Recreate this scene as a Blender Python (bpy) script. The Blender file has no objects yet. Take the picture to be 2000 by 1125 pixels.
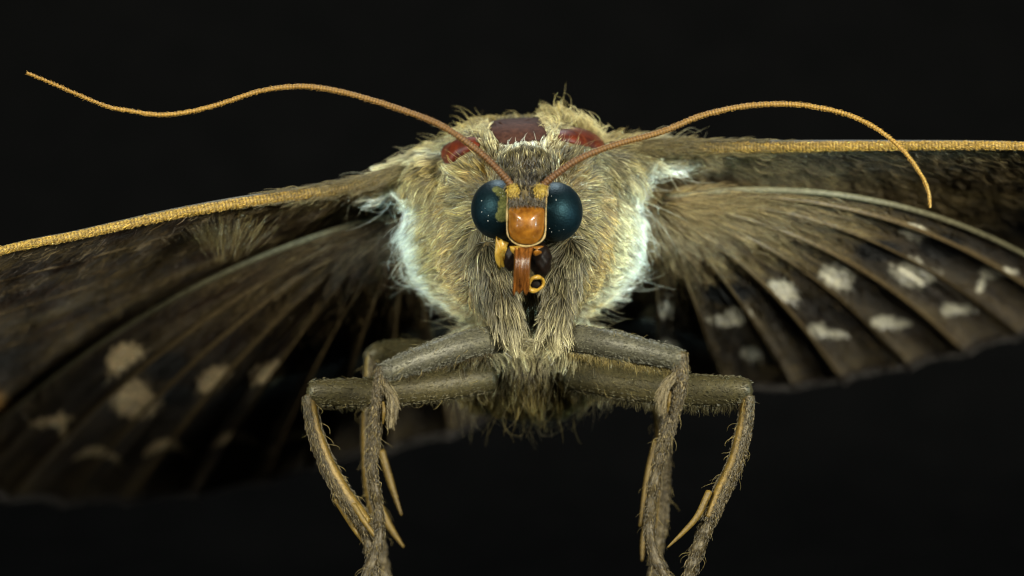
import bpy, bmesh, math, random
import numpy as np
from mathutils import Vector, Matrix, kdtree
from mathutils.bvhtree import BVHTree

# 1 Blender unit = 1 cm.  X right, Y away from the lens, Z up; the moth faces -Y.
rng = np.random.default_rng(7)
random.seed(7)
S = bpy.context.scene
S.unit_settings.system = 'METRIC'
S.unit_settings.scale_length = 0.01
D = 23.6            # lens to the face of the moth
ZC = 1.80           # height of the lens over the table
PX = 400.0          # photograph pixels per cm at y = 0

# ------------------------------------------------------------------ camera
cam = bpy.data.objects.new('camera', bpy.data.cameras.new('camera'))
S.collection.objects.link(cam)
cam.location = (0, -D, ZC)
cam.rotation_euler = (math.radians(90), 0, 0)
cam.data.sensor_width = 36
cam.data.lens = 36 * D / (2000 / PX)
cam.data.clip_start = 0.5
cam.data.clip_end = 400
cam.data.dof.use_dof = True
cam.data.dof.focus_distance = D + 0.24
cam.data.dof.aperture_fstop = 0.36
S.camera = cam

# ------------------------------------------------------------------ world, lamps, exposure
W = bpy.data.worlds.new('World'); S.world = W
W.use_nodes = True
W.node_tree.nodes['Background'].inputs[0].default_value = (0.0030, 0.0032, 0.0034, 1)
W.node_tree.nodes['Background'].inputs[1].default_value = 1.0


def lamp(name, loc, target, size, power, col, spread=180):
    l = bpy.data.lights.new(name, 'AREA')
    l.shape = 'DISK'; l.size = size; l.spread = math.radians(spread); l.energy = power; l.color = col
    o = bpy.data.objects.new(name, l)
    S.collection.objects.link(o)
    o.location = loc
    o.rotation_euler = (Vector(target) - Vector(loc)).to_track_quat('-Z', 'Y').to_euler()
    return o


lamp('flash_right', (10, -14, 6.0), (0.2, 0.5, 1.9), 4.5, 5300, (1.0, 0.96, 0.78))
lamp('flash_left', (-10, -13, 7.2), (-0.2, 0.5, 1.9), 4.5, 3600, (1.0, 0.96, 0.78))
# two cool lamps with narrow grids, aimed at the flanks
lamp('side_lamp_right', (12, -5.0, 0.9), (0.66, 0.8, 2.1), 0.8, 9, (0.62, 0.92, 1.0), 8)
lamp('side_lamp_left', (-12, -5.0, 0.9), (-0.56, 0.75, 2.1), 0.8, 6.5, (0.62, 0.92, 1.0), 7)
lamp('top_lamp', (0, 7, 13), (0, 0.8, 2.2), 4, 900, (0.85, 0.96, 1.0))

S.view_settings.view_transform = 'Standard'
S.view_settings.look = 'None'
S.view_settings.exposure = 0.0
S.view_settings.gamma = 1.0
S.view_settings.use_curve_mapping = False
S.cycles.max_bounces = 8
S.cycles.pixel_filter_type = 'BLACKMAN_HARRIS'
S.cycles.filter_width = 1.05
S.cycles.transparent_max_bounces = 8
try:
    S.cycles_curves.shape = 'RIBBONS'
    S.cycles_curves.subdivisions = 2
except Exception:
    pass


# ------------------------------------------------------------------ helpers
def P(px, py, y=0.0):
    s = (D + y) / D / PX
    return np.array([(px - 1000) * s, y, ZC + (562.5 - py) * s])


def to_px(p):
    k = D / (D + p[..., 1]) * PX
    return np.stack([1000 + p[..., 0] * k, 562.5 - (p[..., 2] - ZC) * k], -1)


def C(r, g, b):
    v = np.array([r, g, b], float) / 255
    return np.where(v <= 0.04045, v / 12.92, ((v + 0.055) / 1.055) ** 2.4)


def C4(r, g, b):
    return (*C(r, g, b), 1.0)


def spline(ctrl, n):
    """Catmull-Rom through the control rows (any width), n samples even in chord length."""
    c = np.asarray(ctrl, float)
    c = np.vstack([2 * c[0] - c[1], c, 2 * c[-1] - c[-2]])
    out = []
    for i in range(1, len(c) - 2):
        t = np.linspace(0, 1, 24, endpoint=False)[:, None]
        a, b, d, e = c[i - 1], c[i], c[i + 1], c[i + 2]
        out.append(0.5 * (2 * b + (d - a) * t + (2 * a - 5 * b + 4 * d - e) * t ** 2 + (3 * b - a - 3 * d + e) * t ** 3))
    out = np.vstack(out + [c[-2][None]])
    w = out[:, :3] if out.shape[1] >= 3 else out
    s = np.r_[0, np.cumsum(np.linalg.norm(np.diff(w, axis=0), axis=1))]
    q = np.linspace(0, s[-1], n)
    return np.stack([np.interp(q, s, out[:, k]) for k in range(out.shape[1])], -1)


def path3(rows, n):
    """rows (px, py, y, ...) -> n samples (x, y, z, ...)."""
    r = np.asarray(rows, float)
    w = np.array([P(*q[:3]) for q in r])
    return spline(np.hstack([w, r[:, 3:]]), n)


def norm(v):
    return v / np.maximum(np.linalg.norm(v, axis=-1, keepdims=True), 1e-9)


def mesh_obj(name, verts, faces, mat, parent=None, smooth=True, colors=None):
    me = bpy.data.meshes.new(name)
    me.from_pydata([tuple(v) for v in verts], [], faces)
    me.update()
    if smooth:
        me.polygons.foreach_set('use_smooth', [True] * len(me.polygons))
    if colors is not None:
        a = me.attributes.new('tint', 'FLOAT_COLOR', 'POINT')
        a.data.foreach_set('color', np.c_[colors, np.ones(len(colors))].astype(np.float32).ravel())
    o = bpy.data.objects.new(name, me)
    S.collection.objects.link(o)
    if mat: me.materials.append(mat)
    o.parent = parent
    return o


def tube_geo(pts, rad, sides=12, flat=1.0, ref=(0, 1, 0), cap=True):
    """A closed tube; rad per point; `flat` scales the radius along ref."""
    pts = np.asarray(pts, float); n = len(pts)
    rad = np.broadcast_to(np.asarray(rad, float), (n,))
    tan = norm(np.gradient(pts, axis=0))
    r = np.broadcast_to(np.array(ref, float), tan.shape)
    a = norm(r - tan * (r * tan).sum(1, keepdims=True))
    b = np.cross(tan, a)
    th = np.linspace(0, 2 * np.pi, sides, endpoint=False)
    ring = (a[:, None] * np.cos(th)[None, :, None] * flat + b[:, None] * np.sin(th)[None, :, None]) * rad[:, None, None]
    v = (pts[:, None] + ring).reshape(-1, 3)
    f = [(i * sides + k, i * sides + (k + 1) % sides, (i + 1) * sides + (k + 1) % sides, (i + 1) * sides + k)
         for i in range(n - 1) for k in range(sides)]
    if cap:
        v = np.vstack([v, pts[:1] - tan[:1] * rad[0] * 0.5, pts[-1:] + tan[-1:] * rad[-1] * 0.5])
        f += [(k, len(v) - 2, (k + 1) % sides) for k in range(sides)]
        m = (n - 1) * sides
        f += [(m + (k + 1) % sides, len(v) - 1, m + k) for k in range(sides)]
    return v, f


def empty(name, loc, parent=None):
    o = bpy.data.objects.new(name, None)
    S.collection.objects.link(o)
    o.location = loc
    o.empty_display_size = 0.1
    o.parent = parent
    return o


# ------------------------------------------------------------------ materials
def new_mat(name):
    m = bpy.data.materials.new(name); m.use_nodes = True
    nt = m.node_tree
    return m, nt, nt.nodes['Principled BSDF'], nt.nodes['Material Output']


def noise(nt, scale, detail=4, rough=0.6, coord='Object', sc=(1, 1, 1)):
    tc = nt.nodes.new('ShaderNodeTexCoord')
    mp = nt.nodes.new('ShaderNodeMapping'); mp.inputs['Scale'].default_value = sc
    n = nt.nodes.new('ShaderNodeTexNoise')
    n.inputs['Scale'].default_value = scale; n.inputs['Detail'].default_value = detail
    n.inputs['Roughness'].default_value = rough
    nt.links.new(tc.outputs[coord], mp.inputs[0]); nt.links.new(mp.outputs[0], n.inputs['Vector'])
    return n


def ramp(nt, src, stops):
    r = nt.nodes.new('ShaderNodeValToRGB')
    e = r.color_ramp.elements
    while len(e) < len(stops): e.new(0.5)
    for k, (p, c) in enumerate(stops):
        e[k].position = p; e[k].color = c
    nt.links.new(src, r.inputs[0])
    return r


def bump(nt, bsdf, src, strength, dist):
    b = nt.nodes.new('ShaderNodeBump')
    b.inputs['Strength'].default_value = strength; b.inputs['Distance'].default_value = dist
    nt.links.new(src, b.inputs['Height']); nt.links.new(b.outputs[0], bsdf.inputs['Normal'])


def mul(nt, a, b, fac=1.0):
    m = nt.nodes.new('ShaderNodeMix'); m.data_type = 'RGBA'; m.blend_type = 'MULTIPLY'
    m.inputs['Factor'].default_value = fac
    nt.links.new(a, m.inputs['A']); nt.links.new(b, m.inputs['B'])
    return m.outputs['Result']


def attr(nt, name='tint'):
    a = nt.nodes.new('ShaderNodeAttribute'); a.attribute_name = name
    return a.outputs['Color']


def hair_mat(name, rough=0.45, trans=0.35, spec=0.10):
    m = bpy.data.materials.new(name); m.use_nodes = True
    nt = m.node_tree; nt.nodes.clear()
    out = nt.nodes.new('ShaderNodeOutputMaterial')
    col = attr(nt)
    h = nt.nodes.new('ShaderNodeBsdfHairPrincipled')
    h.parametrization = 'COLOR'
    h.inputs['Roughness'].default_value = rough
    h.inputs['Radial Roughness'].default_value = 0.7
    if 'Coat' in h.inputs: h.inputs['Coat'].default_value = 0.0
    h.inputs['Random Roughness'].default_value = 0.2
    nt.links.new(col, h.inputs['Color'])
    nt.links.new(h.outputs[0], out.inputs['Surface'])
    return m


def scale_mat(name, through=0.3, gloss=0.06):
    """flat matt scales: diffuse with some light through them"""
    m = bpy.data.materials.new(name); m.use_nodes = True
    nt = m.node_tree; nt.nodes.clear()
    out = nt.nodes.new('ShaderNodeOutputMaterial')
    col = attr(nt)
    d = nt.nodes.new('ShaderNodeBsdfDiffuse'); t = nt.nodes.new('ShaderNodeBsdfTranslucent')
    g = nt.nodes.new('ShaderNodeBsdfGlossy'); g.inputs['Roughness'].default_value = 0.45
    a = nt.nodes.new('ShaderNodeMixShader'); a.inputs[0].default_value = through
    b = nt.nodes.new('ShaderNodeMixShader'); b.inputs[0].default_value = gloss
    nt.links.new(col, d.inputs[0]); nt.links.new(col, t.inputs[0])
    nt.links.new(d.outputs[0], a.inputs[1]); nt.links.new(t.outputs[0], a.inputs[2])
    nt.links.new(a.outputs[0], b.inputs[1]); nt.links.new(g.outputs[0], b.inputs[2])
    nt.links.new(b.outputs[0], out.inputs['Surface'])
    return m


M = {}
M['fur'] = scale_mat('moth_fur', 0.22, 0.08)
M['scales'] = scale_mat('moth_scales')

m, nt, b, o_ = new_mat('moth_skin'); M['skin'] = m
n = noise(nt, 40)
r = ramp(nt, n.outputs[0], [(0.3, C4(70, 58, 36)), (0.7, C4(118, 104, 66))])
nt.links.new(r.outputs[0], b.inputs['Base Color']); b.inputs['Roughness'].default_value = 0.8
bump(nt, b, n.outputs[0], 0.6, 0.01)

m, nt, b, o_ = new_mat('wing_membrane'); M['wing'] = m
n = noise(nt, 55, 5, 0.7); n2 = noise(nt, 7, 3)
r = ramp(nt, n.outputs[0], [(0.3, (0.45, 0.45, 0.45, 1)), (0.72, (1.5, 1.45, 1.35, 1))])
r2 = ramp(nt, n2.outputs[0], [(0.3, (0.7, 0.7, 0.7, 1)), (0.7, (1.2, 1.2, 1.2, 1))])
c = mul(nt, mul(nt, attr(nt), r.outputs[0]), r2.outputs[0])
nt.links.new(c, b.inputs['Base Color'])
b.inputs['Roughness'].default_value = 0.75
b.inputs['Specular IOR Level'].default_value = 0.25
b.inputs['Sheen Weight'].default_value = 0.08
bump(nt, b, n.outputs[0], 0.7, 0.012)

m, nt, b, o_ = new_mat('costa_scales'); M['costa'] = m
n = noise(nt, 170, 3, 0.6)
r = ramp(nt, n.outputs[0], [(0.32, (0.35, 0.33, 0.3, 1)), (0.68, (1.4, 1.4, 1.3, 1))])
nt.links.new(mul(nt, attr(nt), r.outputs[0]), b.inputs['Base Color'])
b.inputs['Roughness'].default_value = 0.5
bump(nt, b, n.outputs[0], 0.5, 0.004)

m, nt, b, o_ = new_mat('leg_cuticle'); M['leg'] = m
n = noise(nt, 70, 5, 0.7); n2 = noise(nt, 14, 3)
r = ramp(nt, n.outputs[0], [(0.3, (0.4, 0.4, 0.4, 1)), (0.7, (1.35, 1.3, 1.25, 1))])
r2 = ramp(nt, n2.outputs[0], [(0.35, (0.75, 0.75, 0.78, 1)), (0.65, (1.15, 1.15, 1.1, 1))])
nt.links.new(mul(nt, mul(nt, attr(nt), r.outputs[0]), r2.outputs[0]), b.inputs['Base Color'])
b.inputs['Roughness'].default_value = 0.42
b.inputs['Metallic'].default_value = 0.25
bump(nt, b, n.outputs[0], 0.6, 0.004)

m, nt, b, o_ = new_mat('antenna_cuticle'); M['antenna'] = m
n = noise(nt, 120, 4, 0.7)
r = ramp(nt, n.outputs[0], [(0.3, (0.5, 0.48, 0.45, 1)), (0.7, (1.3, 1.3, 1.25, 1))])
nt.links.new(mul(nt, attr(nt), r.outputs[0]), b.inputs['Base Color'])
b.inputs['Roughness'].default_value = 0.5
bump(nt, b, n.outputs[0], 0.5, 0.004)


def eye_mat(name, patch):
    m, nt, b, o_ = new_mat(name)
    tc = nt.nodes.new('ShaderNodeTexCoord')
    v = nt.nodes.new('ShaderNodeTexVoronoi'); v.inputs['Scale'].default_value = 95
    nt.links.new(tc.outputs['Object'], v.inputs['Vector'])
    n = noise(nt, 22, 4, 0.7)
    base = ramp(nt, n.outputs[0], [(0.3, C4(4, 10, 14)), (0.7, C4(9, 22, 28))])
    b.inputs['Roughness'].default_value = 0.5
    b.inputs['Specular IOR Level'].default_value = 0.36
    b.inputs['Specular Tint'].default_value = (0.35, 0.8, 1.0, 1)
    bump(nt, b, v.outputs['Distance'], 0.35, 0.003)
    if patch:   # a dried olive crust on the inner part of this eye
        a = nt.nodes.new('ShaderNodeAttribute'); a.attribute_name = 'crust'
        n3 = noise(nt, 60, 5, 0.75)
        cr = ramp(nt, n3.outputs[0], [(0.3, C4(58, 62, 26)), (0.7, C4(128, 128, 72))])
        mx = nt.nodes.new('ShaderNodeMix'); mx.data_type = 'RGBA'
        nt.links.new(a.outputs['Fac'], mx.inputs['Factor'])
        nt.links.new(base.outputs[0], mx.inputs['A']); nt.links.new(cr.outputs[0], mx.inputs['B'])
        nt.links.new(mx.outputs['Result'], b.inputs['Base Color'])
        mr = nt.nodes.new('ShaderNodeMapRange')
        mr.inputs['To Min'].default_value = 0.5; mr.inputs['To Max'].default_value = 0.85
        nt.links.new(a.outputs['Fac'], mr.inputs[0]); nt.links.new(mr.outputs[0], b.inputs['Roughness'])
    else:
        nt.links.new(base.outputs[0], b.inputs['Base Color'])
    return m


def chitin(name, lo, hi, scale, rough, sss=0.0, bumps=0.3, sc=(1, 1, 1), spec=0.5, dist=0.004):
    m, nt, b, o_ = new_mat(name)
    n = noise(nt, scale, 5, 0.65, sc=sc)
    r = ramp(nt, n.outputs[0], [(0.3, lo), (0.7, hi)])
    nt.links.new(r.outputs[0], b.inputs['Base Color'])
    b.inputs['Roughness'].default_value = rough
    b.inputs['Specular IOR Level'].default_value = spec
    if sss:
        b.inputs['Subsurface Weight'].default_value = sss
        b.inputs['Subsurface Radius'].default_value = (0.06, 0.03, 0.01)
        b.inputs['Subsurface Scale'].default_value = 0.5
    bump(nt, b, n.outputs[0], bumps, dist)
    return m


M['frons'] = chitin('frons_chitin', C4(92, 52, 10), C4(160, 106, 32), 18, 0.35, 0.15, 0.35, dist=0.006)
fb = M['frons'].node_tree.nodes['Principled BSDF']; fb.inputs['Coat Weight'].default_value = 0.9; fb.inputs['Coat Roughness'].default_value = 0.13
M['rim'] = chitin('rim_chitin', C4(112, 86, 40), C4(176, 156, 104), 60, 0.5)
M['proboscis'] = chitin('proboscis_chitin', C4(36, 17, 7), C4(136, 84, 34), 12, 0.18, 0, 0.1, (6, 6, 0.3))  # pale lengthwise streaks paint highlights into the brown
M['amber'] = chitin('amber_chitin', C4(140, 104, 24), C4(196, 160, 70), 30, 0.3, 0.3)
M['darkchitin'] = chitin('dark_chitin', C4(12, 8, 6), C4(28, 18, 12), 40, 0.5, 0, 0.1, spec=0.15)
M['plate_red'] = chitin('red_plate_chitin', C4(44, 12, 6), C4(104, 38, 10), 12, 0.5, 0, 0.6, spec=0.25)
M['plate_dark'] = chitin('dark_plate_chitin', C4(40, 22, 18), C4(74, 46, 36), 45, 0.7, 0, 0.6, spec=0.15)
M['spur'] = chitin('spur_chitin', C4(70, 56, 22), C4(128, 104, 42), 60, 0.5, 0.0, 0.6)
M['dust'] = chitin('dust_specks', C4(200, 205, 205), C4(240, 240, 240), 40, 0.6)
M['scape'] = chitin('scape_scales', C4(100, 84, 26), C4(190, 165, 72), 70, 0.5, 0, 0.8, dist=0.01)
M['vein_pale'] = chitin('leading_vein_scales', C4(70, 66, 48), C4(112, 108, 84), 40, 0.6, 0, 0.5)
M['vein'] = chitin('vein_scales', C4(62, 50, 32), C4(104, 88, 58), 40, 0.6, 0, 0.5)

m, nt, b, o_ = new_mat('black_velvet'); M['velvet'] = m
n = noise(nt, 3, 5, 0.6)
r = ramp(nt, n.outputs[0], [(0.3, (0.0026, 0.0027, 0.0028, 1)), (0.7, (0.0035, 0.0035, 0.0036, 1))])
nt.links.new(r.outputs[0], b.inputs['Base Color'])
b.inputs['Roughness'].default_value = 1.0; b.inputs['Specular IOR Level'].default_value = 0.0

# ------------------------------------------------------------------ the setting: one black sweep, table and back
prof = [(-60, 0.0), (5, 0.0)] + [(5 + 6 * math.sin(a), 6 - 6 * math.cos(a)) for a in np.linspace(0.1, math.pi / 2, 16)] + [(11, 60)]
v, f = [], []
for k, (yy, zz) in enumerate(prof):
    v += [(-60, yy, zz), (60, yy, zz)]
    if k: f.append((2 * k - 2, 2 * k - 1, 2 * k + 1, 2 * k))
bd = mesh_obj('backdrop', v, f, M['velvet'])
bd['kind'] = 'structure'
bd['label'] = 'plain black velvet sweep under and behind the moth'
bd['category'] = 'backdrop'

# ------------------------------------------------------------------ the moth
moth = empty('moth', (0, 0.6, 0))
moth['label'] = 'furry olive brown moth facing forward, dark wings with white spots spread wide'
moth['category'] = 'moth'
bpy.context.view_layer.update()
INV = Matrix.Translation((0, -0.6, 0))


def own(o, parent=moth):
    """parent while keeping the world place (all empties are unrotated)"""
    o.parent = parent
    o.matrix_parent_inverse = parent.matrix_world.inverted() if parent is moth else Matrix.Identity(4)
    if parent is not moth:
        o.matrix_parent_inverse = Matrix.Identity(4)
    return o


def part(name, geo, mat, parent=moth, colors=None, smooth=True):
    o = mesh_obj(name, geo[0], geo[1], mat, None, smooth, colors)
    return own(o, parent)


# body: head, thorax and abdomen, one continuous skin
bm = bmesh.new()


def ell(px, py, y, rx, ry, rz, rot=0):
    g = bmesh.ops.create_icosphere(bm, subdivisions=4, radius=1.0)
    mtx = Matrix.Translation(P(px, py, y)) @ Matrix.Rotation(math.radians(rot), 4, 'Y') @ Matrix.Diagonal((rx, ry, rz, 1))
    bmesh.ops.transform(bm, matrix=mtx, verts=g['verts'])


def caps(a, b, ra, rb, n=14):
    for t in np.linspace(0, 1, n):
        q = [a[k] + (b[k] - a[k]) * t for k in range(3)]
        rr = ra + (rb - ra) * t
        ell(*q, rr, rr, rr)


ell(1023, 440, 1.02, 0.56, 0.62, 0.53)            # thorax
ell(1024, 460, 0.70, 0.43, 0.36, 0.44)            # front of the thorax
ell(1023, 372, 0.95, 0.52, 0.46, 0.37)
ell(1015, 322, 0.66, 0.37, 0.22, 0.21)            # collar
ell(1027, 400, 0.30, 0.19, 0.22, 0.19)            # head
ell(1027, 338, 0.40, 0.15, 0.20, 0.12)
for fx in (1011, 1028, 1046): ell(fx, 425, 0.10, 0.048, 0.19, 0.15)           # face
for fx in (1008, 1028, 1050): ell(fx, 372, 0.08, 0.048, 0.17, 0.085)
ell(1024, 540, 0.55, 0.27, 0.25, 0.26)
caps((958, 500, 0.25), (992, 632, 0.12), 0.078, 0.062)   # furry lobes under the head
caps((1108, 495, 0.25), (1084, 630, 0.12), 0.080, 0.062)
ell(1030, 706, 1.14, 0.40, 0.42, 0.24)            # underside between the legs
caps((955, 690, 0.75), (885, 710, 0.65), 0.10, 0.07, 6)
caps((1120, 690, 0.75), (1180, 710, 0.65), 0.10, 0.07, 6)
ell(842, 358, 0.88, 0.125, 0.21, 0.145, 18)         # shoulders
ell(1198, 345, 0.90, 0.12, 0.20, 0.13, -14)
caps((850, 320, 0.95), (740, 362, 0.95), 0.10, 0.055, 8)   # wing roots
caps((1205, 308, 0.95), (1330, 298, 0.95), 0.10, 0.055, 8)
caps((1023, 470, 1.5), (1023, 640, 4.4), 0.44, 0.14, 16)   # abdomen
me = bpy.data.meshes.new('body'); bm.to_mesh(me); bm.free()
body = bpy.data.objects.new('body', me); S.collection.objects.link(body)
rm = body.modifiers.new('skin', 'REMESH'); rm.mode = 'VOXEL'; rm.voxel_size = 0.020
sm = body.modifiers.new('soften', 'SMOOTH'); sm.factor = 0.5; sm.iterations = 8
dg = bpy.context.evaluated_depsgraph_get()
me2 = bpy.data.meshes.new_from_object(body.evaluated_get(dg)); me2.name = 'body'
body.modifiers.clear(); body.data = me2
me2.materials.clear(); me2.materials.append(M['skin'])
me2.polygons.foreach_set('use_smooth', [True] * len(me2.polygons))
own(body)
BV = BVHTree.FromPolygons([v.co for v in me2.vertices], [p.vertices for p in me2.polygons])


def hit(px, py, fall=0.9):
    """where the line of sight through a photograph pixel meets the body's skin"""
    o = Vector((0, -D, ZC)); d = (Vector(P(px, py, 0)) - o).normalized()
    q, nn, i, dist = BV.ray_cast(o, d)
    if q is None:
        q, nn, i, dist = BV.find_nearest(Vector(P(px, py, fall)))
    return np.array(q), np.array(nn)


# ------------------------------------------------------------------ hair tools
def surface_samples(me, count, weight=None):
    me.calc_loop_triangles()
    nv = len(me.vertices); co = np.empty(nv * 3, np.float32); me.vertices.foreach_get('co', co); co = co.reshape(-1, 3).astype(float)
    no = np.empty(nv * 3, np.float32); me.vertices.foreach_get('normal', no); no = no.reshape(-1, 3).astype(float)
    t = np.empty(len(me.loop_triangles) * 3, np.int32); me.loop_triangles.foreach_get('vertices', t); t = t.reshape(-1, 3)
    ar = np.linalg.norm(np.cross(co[t[:, 1]] - co[t[:, 0]], co[t[:, 2]] - co[t[:, 0]]), axis=1)
    if weight is not None: ar = ar * weight(co[t].mean(1))
    i = rng.choice(len(t), count, p=ar / ar.sum())
    u = rng.random((count, 2)); s = np.sqrt(u[:, :1]); bc = np.hstack([1 - s, s * (1 - u[:, 1:]), s * u[:, 1:]])
    return (co[t[i]] * bc[..., None]).sum(1), norm((no[t[i]] * bc[..., None]).sum(1)), t[i], bc


def hair(name, parent, pts, rad, col_root, col_tip, mat, taper=0.25, mid=0.0):
    """pts (N, K, 3) in world space -> one curves object"""
    N, K = pts.shape[:2]
    cv = bpy.data.hair_curves.new(name)
    cv.add_curves([K] * N)
    off = np.array(parent.matrix_world.translation)
    cv.attributes['position'].data.foreach_set('vector', (pts - 0).astype(np.float32).ravel())
    t = np.linspace(0, 1, K)
    prof = (1 - t) * (1 - taper) + taper
    prof = prof * (1 + mid * np.sin(np.pi * t))
    rr = np.broadcast_to(np.asarray(rad)[:, None], (N, K)) * prof[None]
    ra = cv.attributes.get('radius') or cv.attributes.new('radius', 'FLOAT', 'POINT')
    ra.data.foreach_set('value', rr.astype(np.float32).ravel())
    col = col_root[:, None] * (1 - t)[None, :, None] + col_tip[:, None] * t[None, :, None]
    ca = cv.attributes.new('tint', 'FLOAT_COLOR', 'POINT')
    ca.data.foreach_set('color', np.concatenate([np.clip(col, 0.002, 0.95), np.ones((N, K, 1))], 2).astype(np.float32).ravel())
    o = bpy.data.objects.new(name, cv)
    S.collection.objects.link(o)
    cv.materials.append(mat)
    own(o, parent)
    o['kind'] = 'stuff'
    return o


def strands(root, nrm, d, L, lift, K=5, bend=0.55, jitter=0.22, wave=0.05, clump=0.5, clump_n=None, droop=0.0):
    N = len(root)
    f = d - nrm * (d * nrm).sum(1, keepdims=True)
    f = norm(f + nrm * 1e-4)
    f = norm(f + rng.normal(0, jitter, (N, 3)))
    f = norm(f - nrm * np.minimum((f * nrm).sum(1, keepdims=True), 0))
    t = np.linspace(0, 1, K)[None, :, None]
    lift = np.broadcast_to(lift, (N,))[:, None, None]
    L_ = L[:, None, None]
    g = np.array([0, 0, -1.0])
    p = root[:, None] + L_ * (t * f[:, None] * (1 - 0.35 * lift) + lift * nrm[:, None] * (t - bend * t * t) + droop * g * t * t)
    w = rng.normal(0, 1, (N, 1, 3)) * wave
    p = p + L_ * w * np.sin(t * np.pi * rng.uniform(0.6, 1.6, (N, 1, 1)))
    if clump > 0 and N > 50:
        cn = clump_n or max(8, N // 14)
        gi = rng.choice(N, cn, replace=False)
        kd = kdtree.KDTree(cn)
        for k, i in enumerate(gi): kd.insert(root[i], k)
        kd.balance()
        near = np.array([gi[kd.find(r_)[1]] for r_ in root])
        tgt = p[near] + (root - root[near])[:, None] * 0.35
        # keep own length: move toward the guide's shape
        k = (clump * rng.uniform(0.55, 1.0, (N, 1, 1))) * t ** 1.3
        p = p * (1 - k) + tgt * k
        return p, near
    return p, None


# ------------------------------------------------------------------ eyes
def make_eye(px, py, y, rx, ry, rz, mat, crust=False, rot=0):
    bm = bmesh.new()
    bmesh.ops.create_icosphere(bm, subdivisions=6, radius=1.0)
    bmesh.ops.transform(bm, matrix=Matrix.Translation(P(px, py, y)) @ Matrix.Rotation(math.radians(rot), 4, 'Z') @ Matrix.Diagonal((rx, ry, rz, 1)), verts=bm.verts)
    me = bpy.data.meshes.new('eye'); bm.to_mesh(me); bm.free()
    me.polygons.foreach_set('use_smooth', [True] * len(me.polygons))
    if crust:
        co = np.array([v.co for v in me.vertices]); q = to_px(co)
        blobs = [(970, 370, 8, 6), (978, 376, 10, 8), (984, 388, 8, 10), (979, 398, 7, 8), (981, 408, 9, 9), (980, 422, 12, 11), (988, 416, 10, 16), (986, 400, 8, 10)]
        dmin = np.min([np.hypot((q[:, 0] - a) / c_, (q[:, 1] - b_) / d_) for a, b_, c_, d_ in blobs], 0)
        wob = 0.12 * np.sin(q[:, 0] * 1.3) * np.sin(q[:, 1] * 1.1)
        a = me.attributes.new('crust', 'FLOAT', 'POINT')
        fac = np.clip((1.12 - dmin + wob) / 0.22, 0, 1) * (co[:, 1] < y)
        a.data.foreach_set('value', fac.astype(np.float32))
    o = bpy.data.objects.new('eye', me); S.collection.objects.link(o)
    me.materials.append(mat)
    return own(o)


eyeL = make_eye(973, 409, 0.12, 0.134, 0.16, 0.146, eye_mat('eye_crusted', True), True)
eyeL['label'] = 'black blue compound eye with an olive dried crust'
eyeR = make_eye(1085, 414, 0.12, 0.134, 0.16, 0.146, eye_mat('eye_clean', False))
EYES = [(P(973, 409, 0.12), 0.143), (P(1085, 414, 0.12), 0.143)]
for eye, c0, rad3 in ((eyeL, P(973, 409, 0.12), (0.134, 0.16, 0.146)), (eyeR, P(1085, 414, 0.12), (0.134, 0.16, 0.146))):
    bm = bmesh.new()
    for k in range(10):
        a = rng.uniform(-1, 1, 2) * 0.8
        dv = norm(np.array([a[0], -1.0, a[1] - 0.15]))
        g = bmesh.ops.create_icosphere(bm, subdivisions=1, radius=rng.uniform(0.0010, 0.0026))
        bmesh.ops.translate(bm, verts=g['verts'], vec=c0 + dv * np.array(rad3) * 1.0)
    me = bpy.data.meshes.new('dust'); bm.to_mesh(me); bm.free(); me.materials.append(M['dust'])
    o = bpy.data.objects.new('dust', me); S.collection.objects.link(o); own(o, eye); o['kind'] = 'stuff'

# ------------------------------------------------------------------ face
FY = -0.10   # depth of the face plate's rim


def patch_dome(outline, bulge, y0, n=22, thick=0.05, tilt=0.0):
    """a bulging plate: outline pixels, rim at y0, dome toward the lens, closed behind"""
    out = spline([(a, b) for a, b in outline] + [outline[0]], 64)[:-1]
    c = out.mean(0)
    v, f = [], []
    for i in range(n + 1):
        r = i / n
        for a, b in out:
            px, py = c[0] + (a - c[0]) * r, c[1] + (b - c[1]) * r
            v.append(P(px, py, y0 - bulge * (1 - r ** 2.2) + tilt * (py - c[1]) / PX))
    m = 64
    for i in range(n):
        for k in range(m):
            f.append((i * m + k, i * m + (k + 1) % m, (i + 1) * m + (k + 1) % m, (i + 1) * m + k))
    base = len(v)
    for a, b in out: v.append(P(a, b, y0 + thick))
    for k in range(m):
        f.append((n * m + k, n * m + (k + 1) % m, base + (k + 1) % m, base + k))
    f.append(tuple(range(base, base + m)))
    return v, f


frons = part('frons', patch_dome([(993, 422), (996, 406), (1028, 400), (1060, 406), (1064, 422), (1063, 452), (1056, 468), (1042, 476), (1028, 478), (1014, 476), (1001, 468), (993, 452)], 0.06, FY, tilt=0.05), M['frons'])
frons['label'] = 'glossy amber orange face plate'
rimp = path3([(993, 352, FY + 0.06), (991, 390, FY), (990, 430, FY - 0.005), (991, 456, FY - 0.01), (998, 469, FY - 0.02), (1012, 478, FY - 0.03), (1028, 481, FY - 0.035), (1044, 478, FY - 0.03), (1058, 470, FY - 0.02), (1065, 455, FY - 0.01), (1066, 425, FY - 0.005), (1067, 390, FY), (1069, 352, FY + 0.06)], 160)
rr = 0.0040 * (1 + 0.35 * np.interp(np.arange(160), np.arange(0, 160, 5), rng.normal(0, 1, 32)))
part('face_rim', tube_geo(rimp, np.clip(rr, 0.0018, 0.008), 8), M['rim'], frons)
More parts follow.
